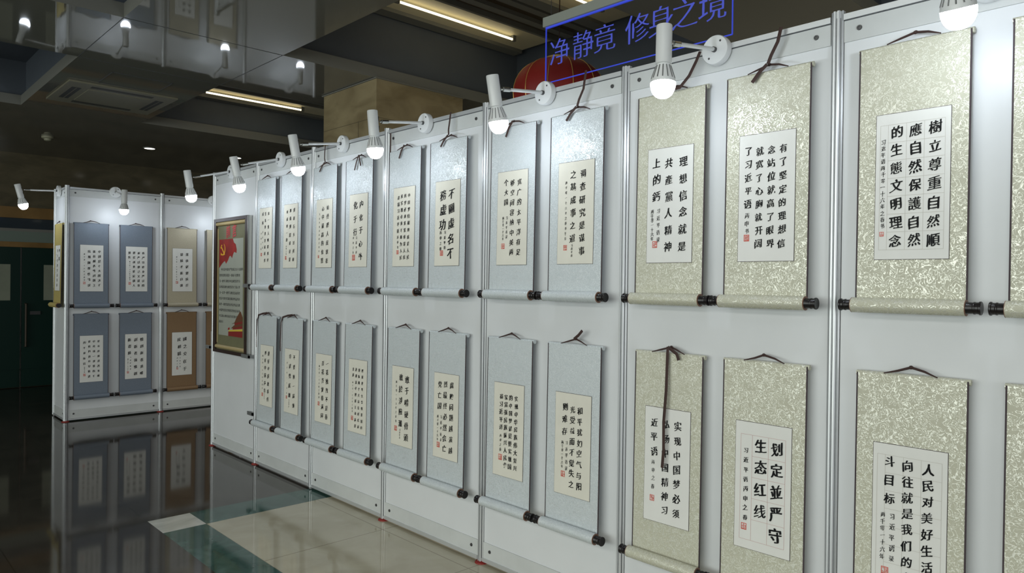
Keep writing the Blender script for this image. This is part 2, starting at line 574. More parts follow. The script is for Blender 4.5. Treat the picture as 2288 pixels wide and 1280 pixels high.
# end wall: polished stone above, wooden rails, glazed transom, dark doors below
w = struct(MB().box(XW - 0.3, XW, Y0, Y1, 2.62, 4.2).box(XW - 0.3, XW - 0.06, Y0, Y1, 0.0, 2.62).build('wall_back', M['stonewall']))
struct(MB().box(XW - 0.06, XW + 0.03, Y0, Y1, 2.46, 2.62).build('trim_1', M['wood']))
struct(MB().box(XW - 0.06, XW + 0.03, Y0, Y1, 2.04, 2.115).build('trim_2', M['wood']))
wn = struct(MB().box(XW - 0.06, XW - 0.01, Y0, Y1, 2.115, 2.46).build('window_1', M['transom']))
MB().box(XW - 0.02, XW + 0.005, Y0, Y1, 2.115, 2.27).build('lower_band', M['greyband'], wn)
MB().box(XW - 0.02, XW + 0.008, Y0, Y1, 2.27, 2.31).build('glazing_bar', M['trim'], wn)
dn = 1
for y0, y1, hx in ((-2.55, -1.61, -1.70), (-1.59, -0.65, -1.5), (-0.63, 0.31, -0.585), (0.33, 1.27, 1.18), (1.29, 2.23, 1.38)):
    d = struct(MB().box(XW - 0.06, XW, y0, y1, 0.01, 2.04).build('door_%d' % dn, M['darkdoor']))
    MB().box(XW, XW + 0.006, y0 + 0.02, y1 - 0.02, 0.02, 0.255).box(XW, XW + 0.012, y0, y1, 0.255, 0.27).build('kick_plate', M['greyband'] if False else M['darkdoor'], d)
    h = MB()
    h.tube([(XW, hx, 1.22), (XW + 0.05, hx, 1.22), (XW + 0.05, hx, 0.60), (XW, hx, 0.60)], 0.014)
    h.build('door_handle', M['slat'], d, True)
    if dn == 3:
        MB().box(XW, XW + 0.02, -0.53, -0.40, 1.06, 1.11).build('lock_case', M['bolt'], d)
    dn += 1
for y0, y1, lab in ((-1.28, -0.77, 'faded paper notice on the dark door at the left edge'),
                    (-0.36, 0.14, 'faded paper notice on the dark door beside the white booth')):
    tag(MB().box(XW + 0.001, XW + 0.004, y0, y1, 1.27, 1.79).build('paper_notice', M['notice']), lab, 'notice', 'paper notices on the doors')
# far side wall behind the near booth
struct(MB().box(XW - 0.3, X1, Y1, Y1 + 0.2, 0.0, 4.2).build('wall_right', M['wallback']))

# stone-clad column behind the panels
cm = MB().box(0.77, 1.69, 0.78, 1.76, 0.0, RZ - 0.004)
col = struct(cm.build('column', M['stone']))
jm = MB()
for z in (3.05, 2.75):
    jm.box(0.768, 1.692, 0.778, 1.762, z - 0.0015, z + 0.0015)
jm.box(1.40, 1.403, 0.778, 0.79, 2.4, 3.05)
jm.build('stone_joint', M['joint'], col)
MB().box(0.755, 1.705, 0.765, 1.775, RZ - 0.012, RZ - 0.003).build('top_bead', M['trim'], col)

# ------------------------------------------------------------------ exhibition panels
NEAR = ((0, 0, 0), 0.0)
FAR = ((-2.117, -0.778, 0), PI / 2)
SIDE = ((-2.66, -0.778, 0), 0.0)
PH = 2.62
def panel(origin, rz, u0, u1, label, group):
    o, c, s = Vector(origin), math.cos(rz), math.sin(rz)
    um = (u0 + u1) / 2
    t = thing('exhibition_panel', label, 'display panel', (o.x + c * um, o.y + s * um, 0), rz, group)
    h = (u1 - u0) / 2 - 0.0245
    MB().box(-h, h, 0.012, 0.020, 0.12, PH - 0.10).build('board', M['panel'], t)
    for nm, z0, z1, fz in (('top_beam', PH - 0.105, PH, PH - 0.022), ('bottom_beam', 0.0135, 0.125, 0.036)):
        b = MB().box(-h, h, 0.006, 0.026, z0 + (0.0225 if nm == 'bottom_beam' else 0), z1 - (0.026 if nm == 'top_beam' else 0)).build(nm, M['beam'], t)
        if nm == 'top_beam':
            fl = MB().box(-h, h, 0.000, 0.032, PH - 0.022, PH)
            gr = MB().box(-h, h, 0.010, 0.022, PH - 0.027, PH - 0.021)
        else:
            fl = MB().box(-h, h, 0.000, 0.032, 0.0135, 0.036)
            gr = MB().box(-h, h, 0.010, 0.022, 0.035, 0.041)
        fl.build('flange', M['alu'], b)
        gr.build('flange_gap', M['groove'], b)
        zb = PH - 0.062 if nm == 'top_beam' else 0.082
        for sx in (-1, 1):
            if 2 * h > 0.5 or sx > 0:
                MB().lathe([(0, 0.010), (0.004, 0.009), (0.004, 0.005), (0.002, 0.004)], (sx * (h - 0.055), 0.006, zb), (0, -1, 0), 12).build('bolt', M['bolt'], b)
    return t

def post(x, y, label, pad=True):
    t = thing('panel_post', label, 'post', (x, y, 0), 0, 'aluminium posts of the panel walls')
    R, n = 0.024, 8
    pts = []
    for k in range(n):
        a0 = 2 * PI * k / n + PI / n
        a1 = 2 * PI * (k + 1) / n + PI / n
        p, q = Vector((math.cos(a0), math.sin(a0))) * R, Vector((math.cos(a1), math.sin(a1))) * R
        m = (p + q) / 2; nn = m.normalized(); tt = (q - p).normalized()
        pts += [p, m - tt * 0.0035, m - tt * 0.0035 - nn * 0.007, m + tt * 0.0035 - nn * 0.007, m + tt * 0.0035]
    b = MB()
    lo = [b.bm.verts.new((p.x, p.y, 0.012)) for p in pts]
    hi = [b.bm.verts.new((p.x, p.y, PH + 0.016)) for p in pts]
    for i in range(len(pts)):
        j = (i + 1) % len(pts)
        b.bm.faces.new((lo[i], lo[j], hi[j], hi[i]))
    b.bm.faces.new(lo[::-1]); b.bm.faces.new(hi)
    b.build('profile', M['alu'], t)
    MB().lathe([(0, 0.0155), (2.58, 0.0155)], (0, 0, 0.03), (0, 0, 1), 16).build('slot_core', M['groove'], t)
    if pad:
        MB().lathe([(0.0, 0.040), (0.006, 0.038), (0.012, 0.022)], (0, 0, 0), (0, 0, 1), 16).build('foot_pad', M['redpad'], t)
    else:
        MB().lathe([(0.0, 0.022), (0.012, 0.020)], (0, 0, 0), (0, 0, 1), 12).build('foot', M['bolt'], t)
    return t

PX = [0.07, 1.03, 2.02, 3.02, 4.02, 5.02, 6.007, 7.0]
PN = ['holding the framed red flag poster', 'right beside the framed poster panel',
      'second to the right of the poster panel', 'in the middle of the near wall',
      'just left of the first pale olive scrolls', 'carrying the first four pale olive scrolls',
      'at the right edge of the picture']
for i in range(7):
    panel(*NEAR, PX[i], PX[i + 1], 'white exhibition panel ' + PN[i], 'panels of the near wall')
PSN = ['at the free left end of the near panel wall', 'right of the framed poster, near wall',
       'between the first and second silver scroll panels', 'between the second and third silver scroll panels',
       'between the third and fourth silver scroll panels', 'between the silver and the olive scroll panels',
       'between the two olive scroll panels', 'beyond the right edge of the picture']
for i, x in enumerate(PX):
    post(x, 0.016, 'aluminium octagonal post ' + PSN[i], i not in (2,))
FN = ['with four slate blue scrolls, far booth', 'with sand and brown scrolls, far booth', 'mostly hidden behind the near wall, far booth']
for i in range(3):
    panel(*FAR, (0.013, 1.015, 2.01)[i], (1.015, 2.01, 3.005)[i], 'white exhibition panel ' + FN[i], 'panels of the far booth')
panel(*SIDE, 0.0, 0.535, 'narrow white side panel of the far booth with yellow scroll', 'panels of the far booth')
post(-2.125, -0.765, 'aluminium corner post of the far booth')
post(-2.133, 0.237, 'aluminium post between slate blue and sand scrolls, far booth')
post(-2.133, 1.232, 'aluminium post of the far booth hidden behind the near wall')
post(-2.133, 2.227, 'last aluminium post of the far booth, hidden behind the near wall')
post(-2.66, -0.762, 'aluminium post at the left edge of the far booth side panel', False)

# ------------------------------------------------------------------ clip-on lamps
def make_lamp(loc, rz, label, tilt=0.12, arm=0.365, az=-0.03, side=0.0, drop=0.0):
    t = thing('arm_lamp', label, 'lamp', loc, rz, 'white LED arm lamps along the panel tops')
    MB().lathe([(0, 0.062), (0.026, 0.062), (0.031, 0.059), (0.031, 0.0)], (0, 0, 0), (0, -1, 0), 32).build('base_disc', M['lampwhite'], t, True)
    bs = MB()
    for a in (0.9, 0.9 + PI):
        bs.lathe([(0, 0.005), (0.002, 0.004)], (math.cos(a) * 0.042, -0.031, math.sin(a) * 0.042), (0, -1, 0), 8)
    bs.lathe([(0, 0.012), (0.012, 0.011)], (0, -0.031, 0), (0, -1, 0), 12)
    bs.build('screw', M['bolt'], t)
    e = Vector((side, -arm, az))
    d = e - Vector((0, -0.04, 0))
    k = e - d.normalized() * 0.075
    MB().cyl((0, -0.04, 0), k, 0.0085, 12).build('arm', M['lampwhite'], t, True)
    MB().lathe([(0, 0.0115), (0.045, 0.0115), (0.047, 0.006), (0.06, 0.006)], k, d, 12).build('swivel_joint', M['chrome'], t, True)
    ax = Vector((0, math.sin(tilt), -math.cos(tilt)))     # lamp axis, pointing down
    top = e + Vector((0, -0.030, 0.0)) - ax * (0.06 - drop)
    hd = MB().lathe([(0, 0.0), (0, 0.029), (0.004, 0.031), (0.148, 0.031), (0.150, 0.029), (0.150, 0.0)], top, ax, 28).build('lamp_holder', M['lampwhite'], t, True)
    sl_ = MB()
    for dz in (0.045, 0.10):
        c = top + ax * dz + Vector((0.0, 0.0285, 0))
        sl_.box(c.x + 0.010, c.x + 0.018, c.y - 0.006, c.y + 0.001, c.z - 0.016, c.z + 0.012)
    sl_.build('slot', M['dark'], hd)
    # finned heat sink
    co = MB().lathe([(0.150, 0.026), (0.158, 0.028), (0.205, 0.044), (0.213, 0.047), (0.222, 0.0475)], top, ax, 28, False).build('heat_sink', M['collar'], t, True)
    fn = MB()
    u = ax.orthogonal().normalized(); v = ax.cross(u)
    for q in range(14):
        a = 2 * PI * q / 14
        r = u * math.cos(a) + v * math.sin(a)
        fn.tube([top + ax * 0.158 + r * 0.0285, top + ax * 0.208 + r * 0.0455], 0.0022, 5)
    fn.build('fin', M['steel'], co)
    g = [(0.222, 0.0475)]
    for q in range(1, 11):
        a = q / 10 * PI / 2
        g.append((0.222 + 0.060 * math.sin(a), 0.0485 * math.cos(a) ** 0.8 if q < 10 else 0.0))
    MB().lathe(g, top, ax, 28, False).build('bulb', M['bulb'], t, True)
    return t
LAMPS = [(0.521, 0.17, 0.37, -0.09), (1.508, 0.22, 0.365, -0.085), (2.489, 0.20, 0.365, -0.05),
         (3.477, 0.10, 0.365, -0.045), (4.514, 0.20, 0.345, -0.04), (5.513, -0.02, 0.365, -0.05), (6.50, 0.33, 0.365, -0.02)]
LN = ['above the framed poster', 'above the first silver scrolls, next to the poster panel', 'above the second pair of silver scrolls',
      'above the third pair of silver scrolls', 'above the fourth pair of silver scrolls', 'above the first olive scrolls, hanging upright',
      'cut by the top edge of the picture at right']
for (x, ti, ar, az), n in zip(LAMPS, LN):
    make_lamp((x, -0.001, 2.597), 0.0, 'white arm lamp with lit bulb ' + n, ti, ar, az)
for y, n in ((-0.285, 'over the slate blue scrolls, far booth'), (0.834, 'half hidden by the end of the near wall'), (1.83, 'of the far booth behind the near wall')):
    make_lamp((-2.116, y, 2.60), PI / 2, 'white arm lamp with lit bulb ' + n, 0.05, 0.33, -0.06)
make_lamp((-2.385, -0.779, 2.59), 0.0, 'white arm lamp with lit bulb at far left, on the booth side panel', 0.25, 0.365, -0.02)

# ------------------------------------------------------------------ hanging scrolls
SW, SH = 0.350, 0.900
def scroll(origin, rz, u, zt, silk, paper, label, group, cols, seal=None, grid=None, cord=0, knob=True, weight=0.0, sh=SH):
    """hanging scroll; u = left edge along the wall, zt = top; local frame at the top centre, viewer at -y"""
    o, c, s = Vector(origin), math.cos(rz), math.sin(rz)
    um = u + SW / 2
    rng = random.Random(int(u * 1000) + int(zt * 777) + int(rz * 50))
    t = thing('hanging_scroll', label, 'scroll', (o.x + c * um, o.y + s * um, zt), rz, group)
    W = SW / 2
    def yy(z):      # the mount hangs a little off the board, down behind the thick roller
        k = -z / sh
        return -0.026 - 0.011 * k
    # silk mount, a gently wavy sheet
    n, mcols = 18, 10
    b = MB()
    th = 0.0012
    fr, bk = [], []
    for i in range(n + 1):
        z = -sh * i / n
        fr.append([]); bk.append([])
        for j in range(mcols + 1):
            x = -W + 2 * W * j / mcols
            wv = 0.0006 * math.sin(7 * z + u * 9) * (1 - abs(2 * j / mcols - 1) * 0.3)
            fr[-1].append(b.bm.verts.new((x, yy(z) + wv, z)))
            bk[-1].append(b.bm.verts.new((x, yy(z) + wv + th, z)))
    for i in range(n):
        for j in range(mcols):
            b.bm.faces.new((fr[i][j], fr[i + 1][j], fr[i + 1][j + 1], fr[i][j + 1]))
            b.bm.faces.new((bk[i][j], bk[i][j + 1], bk[i + 1][j + 1], bk[i + 1][j]))
    for i in range(n):
        for j in (0, mcols):
            b.bm.faces.new((fr[i][j], bk[i][j], bk[i + 1][j], fr[i + 1][j]))
    for j in range(mcols):
        b.bm.faces.new((fr[0][j], fr[0][j + 1], bk[0][j + 1], bk[0][j]))
        b.bm.faces.new((fr[n][j], bk[n][j], bk[n][j + 1], fr[n][j + 1]))
    b.build('silk_mount', silk, t, True)
    for sx in (-1, 1):
        e = MB()
        x0 = sx * W
        for i in range(n):
            za, zb = -sh * i / n, -sh * (i + 1) / n
            e.quad((x0 - 0.0035, yy(za) - 0.0012, za), (x0 + 0.0015, yy(za) - 0.0012, za), (x0 + 0.0015, yy(zb) - 0.0012, zb), (x0 - 0.0035, yy(zb) - 0.0012, zb))
            e.quad((x0 + sx * 0.0015, yy(za) - 0.0012, za), (x0 + sx * 0.0015, yy(za) + 0.002, za), (x0 + sx * 0.0015, yy(zb) + 0.002, zb), (x0 + sx * 0.0015, yy(zb) - 0.0012, zb))
        e.build('edge_binding', M['edge'], t)
    # top stave: half-round stick wrapped in silk
    MB().lathe([(0, 0.0105), (0.35 + 0.012, 0.0105)], (-W - 0.006, -0.0155, -0.004), (1, 0, 0), 12).build('top_stave', silk, t, True)
    # roller
    rz0, ry = -sh - 0.014, yy(-sh) - 0.0235
    ro = MB().lathe([(0, 0.0), (0, 0.0265), (SW + 0.008, 0.0265), (SW + 0.008, 0.0)], (-W - 0.004, ry, rz0), (1, 0, 0), 24).build('roller', silk, t, True)
    for sx in (-1, 1):
        MB().lathe([(0.0, 0.0270), (0.0018, 0.0270), (0.0018, 0.0)], (sx * (W + 0.0035), ry, rz0), (sx, 0, 0), 20).build('end_ring', M['ring'], ro, True)
        MB().lathe([(0, 0.0205), (0.005, 0.019), (0.019, 0.0185), (0.021, 0.0205), (0.025, 0.0205), (0.027, 0.0190), (0.035, 0.0195), (0.037, 0.0222), (0.041, 0.0225), (0.043, 0.021), (0.043, 0.0)],
                   (sx * (W + 0.005), ry, rz0), (sx, 0, 0), 22).build('roller_knob', M['knob'], ro, True)
    # paper with inscription
    px0, px1, pz0, pz1 = -W + 0.060, W - 0.055, -0.243, -sh + 0.148
    pw, ph = px1 - px0, pz0 - pz1
    def sheet(z_in, x_in, dy, m, name, par):
        q = MB()
        za, zb = pz0 - z_in, pz1 + z_in
        k = 6
        for i in range(k):
            a, d = za + (zb - za) * i / k, za + (zb - za) * (i + 1) / k
            q.quad((px0 + x_in, yy(a) - dy, a), (px0 + x_in, yy(d) - dy, d), (px1 - x_in, yy(d) - dy, d), (px1 - x_in, yy(a) - dy, a))
        return q.build(name, m, par)
    bo = sheet(-0.0016, -0.0016, 0.0016, M['edge'], 'paper_border', t)
    pa = sheet(0, 0, 0.0024, paper, 'paper', t)
    def put(loops, m, name, dy, heavy=0.0):
        ob = letter_object(name, loops, m, pa, 0.0)
        if heavy:
            bm = bmesh.new(); bm.from_mesh(ob.data)
            g = bmesh.ops.duplicate(bm, geom=bm.verts[:] + bm.edges[:] + bm.faces[:])
            bmesh.ops.translate(bm, vec=(heavy, 0, heavy * 0.55), verts=[v for v in g['geom'] if isinstance(v, bmesh.types.BMVert)])
            bm.to_mesh(ob.data); bm.free()
        for v in ob.data.vertices:
            v.co.y = yy(v.co.z) - dy
        return ob
    if grid:
        gm, cs, r0, r1, rn = grid
        g = MB()
        lw = 0.0006
        for cx in cs:
            g.quad((px0 + cx * pw - lw, 0, pz0 - r0 * ph), (px0 + cx * pw - lw, 0, pz0 - r1 * ph), (px0 + cx * pw + lw, 0, pz0 - r1 * ph), (px0 + cx * pw + lw, 0, pz0 - r0 * ph))
        for q in range(rn + 1):
            z = pz0 - (r0 + (r1 - r0) * q / rn) * ph
            xa = cs[0] if q in (0, rn) else cs[1]
            g.quad((px0 + xa * pw, 0, z - lw), (px0 + cs[-1] * pw, 0, z - lw), (px0 + cs[-1] * pw, 0, z + lw), (px0 + xa * pw, 0, z + lw))
        go = g.build('ruled_grid', gm, pa)
        for v in go.data.vertices: v.co.y = yy(v.co.z) - 0.0030
    for xf, a, d, txt, size in cols:
        k = len(txt)
        small = size < 0.1
        loops = []
        for i, ch in enumerate(txt):
            fz = a + (d - a) * (i / (k - 1) if k > 1 else 0)
            S = size * pw * (0.82 if not small else 0.9)
            X = px0 + xf * pw + rng.uniform(-0.03, 0.03) * S
            Z = pz0 - fz * ph + rng.uniform(-0.03, 0.03) * S
            wt = 0.006 if not small else 0.0
            for l in brush_char(ch, rng, wt, 0.16, 1.0 if not small else 1.25):
                loops.append([(X + x * S * (0.92 if not small else 0.85), Z + z * S * (1.0 if not small else 1.05)) for x, z in l])
        put(loops, M['ink'], 'signature_column' if small else 'inscription_column', 0.0036, S * (0.022 if small else 0.034 + weight))
    if seal:
        xf, fz, sz = seal
        X, Z, S = px0 + xf * pw, pz0 - fz * ph, sz * pw / 2
        q = MB()
        def bar(a, c2, d, e2): q.quad((X + a * S, 0, Z + d * S), (X + c2 * S, 0, Z + d * S), (X + c2 * S, 0, Z + e2 * S), (X + a * S, 0, Z + e2 * S))
        Hh = 1.12
        bar(-1, 1, Hh, Hh - .22); bar(-1, 1, -Hh + .22, -Hh); bar(-1, -.8, Hh - .22, -Hh + .22); bar(.8, 1, Hh - .22, -Hh + .22)
        bar(-.08, .1, Hh - .22, -Hh + .22)
        for side in (-1, 1):
            for r in range(5):
                z0 = 0.72 - r * 0.36
                a, d = (-.72, -.16) if side < 0 else (.18, .74)
                if rng.random() < .75: bar(a + rng.uniform(0, .12), d, z0, z0 - .17)
                if rng.random() < .6:
                    m0 = rng.uniform(a, d - .16); bar(m0, m0 + .15, z0 - .17, z0 - .36)
        so = q.build('seal', M['seal'], pa)
        for v in so.data.vertices: v.co.y = yy(v.co.z) - 0.0036
    # hanging cord with knot, and ribbon ends as each one falls
    cc = MB()
    pk = (rng.uniform(-.01, .01), -0.016, 0.030)
    y0 = -0.030
    cc.tube([(-0.085, y0, 0.004), (-0.04, y0 + .003, 0.016), pk], [0.002, 0.004, 0.0045], 6)
    cc.tube([pk, (0.045, y0 + .003, 0.020), (0.085, y0, 0.004)], [0.0045, 0.004, 0.002], 6)
    cc.lathe([(-0.008, 0.002), (-0.003, 0.0065), (0.003, 0.0065), (0.008, 0.002)], pk, (1, 0, 0.2), 8)
    if isinstance(cord, (list, tuple)):
        for path in cord:
            cc.tube([(x, y - .012, z) for x, y, z in path], 0.0075, 6, 0.3)
    cc.build('hanging_cord', M['cord'], t, True)
    MB().tube([(pk[0], -0.001, 0.031), (pk[0], -0.014, 0.029), (pk[0], -0.018, 0.034)], 0.0016, 6).build('hook', M['steel'], t, True)
    return t

TAIL = [[(0, -.022, .028), (-.025, -.028, -.01), (-.045, -.030, -.055)]]
TAIL2 = [[(0, -.022, .028), (-.02, -.028, -.02), (-.04, -.030, -.075)], [(0, -.020, .028), (.02, -.026, -.01), (.035, -.028, -.05)]]
def UP(dx=0.03, top=0.165): return [[(0, -.016, .03), (dx * .3, -.02, .06), (dx * .8, -.016, .11), (dx, -.010, top)], [(0, -.022, .028), (-.03, -.028, 0.0), (-.06, -.029, -.035)]]
LOOPR = [[(0.0, -.016, .03), (.02, -.035, .005), (.06, -.04, .005), (.10, -.03, .05), (.128, -.02, .11), (.140, -.010, .15)]]
LONGL = [[(0, -.016, .03), (-.08, -.018, .022), (-.165, -.020, .005), (-.178, -.025, -.04), (-.180, -.03, -.20), (-.178, -.03, -.27)]]
LONGD = [[(0, -.018, .032), (0.003, -.026, 0.0), (.004, -.034, -.16), (-.003, -.04, -.30), (0.002, -.045, -.42), (-.004, -.046, -.50)], [(0, -.018, .03), (.05, -.026, .005), (.062, -.028, -.022)]]
FLICK = [[(0, -.016, .03), (.03, -.018, .05), (.055, -.018, .075)]]

XI = '习近平语录'
YR = '两千零一十六年'
YRS = '两千零一十六年之春书'
XY = '习近平语'
BS = '丙申之春'
# near wall: (u, row, silk, paper, look, columns, seal, cord, grid)
G6 = (M['gridgrey'], [.06, .17, .42, .66, .93], .075, .935, 7)
G5 = (M['gridred'], [.10, .31, .60, .90], .10, .93, 5)
GS = 'silver-blue scrolls of the near wall'
GO = 'pale olive scrolls of the near wall'
near = [
 (1.104, 'T', 'silver', 'with a two-character third column, upper left beside the poster', [(.72, .10, .87, '用一贤人则群贤毕', .14), (.47, .10, .87, '至见贤思齐就蔚然', .14), (.26, .10, .25, '成风', .14), (.28, .40, .66, XY, .07), (.16, .42, .68, BS, .07)], (.2, .77, .10), 0),
 (1.553, 'T', 'silver', 'with three columns, upper right beside the poster', [(.74, .10, .87, '摸着石头过河和', .15), (.48, .10, .87, '加强顶层设计是', .15), (.24, .12, .56, '辩证统一的', .13), (.22, .66, .78, BS, .06)], (.2, .84, .11), 0),
 (1.145, 'B', 'silver', 'with two dense columns, lower left beside the poster', [(.66, .13, .88, '讲好中国故事传', .17), (.40, .13, .75, '播好中国声音', .17), (.20, .18, .72, YRS, .07), (.38, .80, .88, XY, .05)], (.22, .82, .11), LONGL),
 (1.593, 'B', 'silver', 'with ribbon at its left, lower right beside the poster', [(.68, .12, .87, '不要换一届领', .18), (.38, .12, .72, '导就兜底翻', .18), (.18, .22, .70, YR, .06), (.36, .80, .9, XY, .06)], (.18, .76, .09), LONGL),
 (2.085, 'T', 'silver', 'with ribbon up to the beam, upper left, second silver panel', [(.72, .13, .90, '始终把人民放在', .18), (.42, .14, .90, '心中最高的位置', .18), (.21, .22, .76, '习近平语录丙申之春书', .065)], (.19, .84, .08), UP(-.01)),
 (2.56, 'T', 'silver', 'with eight large characters, upper right, second silver panel', [(.65, .15, .86, '内化于心外', .24), (.33, .16, .52, '化于行', .24), (.42, .60, .80, XY, .085), (.25, .60, .80, BS, .075)], (.28, .87, .15), TAIL2),
 (2.097, 'B', 'silver', 'with two columns, lower left, second silver panel', [(.73, .13, .90, '一花独放不是春', .19), (.46, .13, .90, '百花齐放春满园', .19), (.24, .18, .64, YRS, .07)], (.24, .73, .11), 0),
 (2.572, 'B', 'silver', 'with four dense columns, lower right, second silver panel', [(.76, .14, .91, '把握世界大势统筹国内', .115), (.58, .14, .91, '国际两个大局在时代前', .115), (.41, .14, .91, '进潮流中把握主动赢得', .115), (.25, .14, .22, '发展', .115), (.24, .32, .72, YRS, .06)], (.24, .81, .11), 0),
 (3.105, 'T', 'silver', 'with four dense columns, upper left, third silver panel', [(.73, .115, .89, '中国梦归根到底是人民', .125), (.56, .115, .89, '的梦必须紧紧依靠人民', .125), (.40, .115, .89, '来实现必须不断为人民', .125), (.24, .13, .55, '造福习近平语', .125), (.24, .63, .76, '丙申书', .085)], (.24, .82, .10), TAIL + [[(-.172, -.012, 0.0), (-.176, -.008, .06), (-.182, -.004, .13)]]),
 (3.553, 'T', 'silver', 'with the boldest characters, upper right, third silver panel', [(.67, .16, .865, '不圖虚名不', .30), (.32, .17, .52, '務虚功', .30), (.42, .61, .79, XY, .10), (.25, .61, .80, BS, .10)], (.30, .85, .12), UP(.01)),
 (3.11, 'B', 'silver', 'with two columns, lower left, third silver panel', [(.71, .15, .88, '敢于啃硬骨頭', .22), (.43, .14, .72, '敢於涉險灘', .22), (.22, .20, .70, YRS, .075), (.42, .80, .90, XY, .06)], (.22, .79, .12), 0),
 (3.56, 'B', 'silver', 'with three columns, lower right, third silver panel', [(.72, .13, .885, '腐败问题越演越', .19), (.47, .13, .885, '烈最终必然会亡', .19), (.24, .14, .39, '党亡国', .19), (.32, .52, .79, XI, .085), (.18, .52, .79, YR, .075)], (.22, .85, .12), 0),
 (4.115, 'T', 'silver', 'with dangling ribbon end, upper left, fourth silver panel', [(.73, .13, .87, '宽广的太平洋有足', .165), (.50, .13, .87, '够空间容纳中美两', .165), (.29, .12, .33, '个大国', .165), (.33, .50, .70, XI, .08), (.21, .50, .72, YR, .07)], (.22, .80, .11), TAIL),
 (4.572, 'T', 'silver', 'with ribbon up to the beam, upper right, fourth silver panel', [(.69, .13, .88, '调查研究是谋事', .19), (.43, .13, .75, '之基成事之道', .19), (.23, .20, .75, '两千零一十六年之春书于京', .07), (.42, .82, .92, XY, .06)], (.23, .84, .10), UP(.05, .20)),
 (4.105, 'B', 'silver', 'with four dense bold columns, lower left, fourth silver panel', [(.75, .15, .88, '实现中华民族伟大复兴', .14), (.57, .15, .88, '的中国梦就是要实现国', .14), (.41, .15, .88, '家富强民族振兴人民幸', .14), (.25, .15, .48, '福习近平语', .14), (.25, .57, .72, BS, .08)], (.25, .80, .12), 0),
 (4.57, 'B', 'silver', 'with ribbon end sticking up, lower right, fourth silver panel', [(.70, .155, .885, '和平犹如空气与阳', .175), (.49, .155, .885, '光受益而不觉失之', .175), (.28, .14, .38, '则难存', .175), (.34, .49, .74, XI, .085), (.22, .49, .73, YR, .075)], (.25, .80, .11), FLICK),
 (5.123, 'T', 'olive', 'partly behind the upright lamp, upper left, first olive panel', [(.79, .14, .865, '理想信念就是', .21), (.48, .14, .865, '共產黨人精神', .21), (.20, .13, .42, '上的鈣', .21), (.26, .55, .80, XI, .09), (.12, .55, .79, YR, .08)], (.19, .84, .11), LOOPR),
 (5.575, 'T', 'olive', 'with four columns, upper right, first olive panel', [(.79, .14, .865, '有了坚定的理想信', .165), (.585, .14, .865, '念站位就高了眼界', .165), (.375, .14, .865, '就宽了心胸就开阔', .165), (.17, .13, .55, '了习近平语', .165), (.16, .64, .76, '丙申书', .09)], (.16, .815, .10), UP(.05)),
 (5.125, 'B', 'olive', 'with ribbon across its paper, lower left, first olive panel', [(.73, .14, .885, '实现中国梦必须', .19), (.47, .14, .885, '弘扬中国精神习', .19), (.21, .14, .39, '近平语', .19), (.20, .485, .70, BS, .09)], (.19, .80, .10), LONGD),
 (5.575, 'B', 'olive', 'with large characters in red ruled grid, lower row', [(.75, .18, .845, '划定並严守', .27), (.46, .175, .69, '生态红线', .27), (.20, .23, .76, '习近平语丙申之春', .11)], (.18, .83, .10), 0, G5),
 (6.105, 'T', 'olive', 'with three columns of seven, at upper right', [(.80, .13, .875, '樹立尊重自然順', .21), (.54, .13, .875, '應自然保護自然', .21), (.29, .13, .875, '的生態文明理念', .21), (.105, .19, .77, '习近平语两千零一十六年之春书', .075)], (.10, .825, .06), 0, G6),
 (6.11, 'B', 'olive', 'cut by the bottom edge, rightmost whole-width one', [(.75, .13, .885, '人民对美好生活的', .185), (.48, .13, .885, '向往就是我们的奋', .185), (.23, .12, .375, '斗目标', .185), (.28, .49, .78, XI, .095), (.15, .49, .78, YR, .08)], (.19, .87, .10), 0, G6),
 (6.572, 'T', 'olive', 'cut by the right edge of the picture, upper row', [], None, 0),
 (6.566, 'B', 'olive', 'cut by the right edge of the picture, lower row', [], None, 0),
]
for e in near:
    u, row, sk, look, cols, seal, cord = e[:7]
    grid = e[7] if len(e) > 7 else None
    bold = 0.012 if any(k in look for k in ('bold', 'red ruled')) else 0.0
    nm = 'silver-blue' if sk == 'silver' else 'pale olive'
    scroll(*NEAR, u, 2.458 if row == 'T' else 1.302, M[sk], M['paperw'] if sk == 'olive' else M['paper'],
           nm + ' hanging scroll ' + look, GS if sk == 'silver' else GO, cols, seal, grid, cord, weight=bold)
GF = 'scrolls of the far booth'
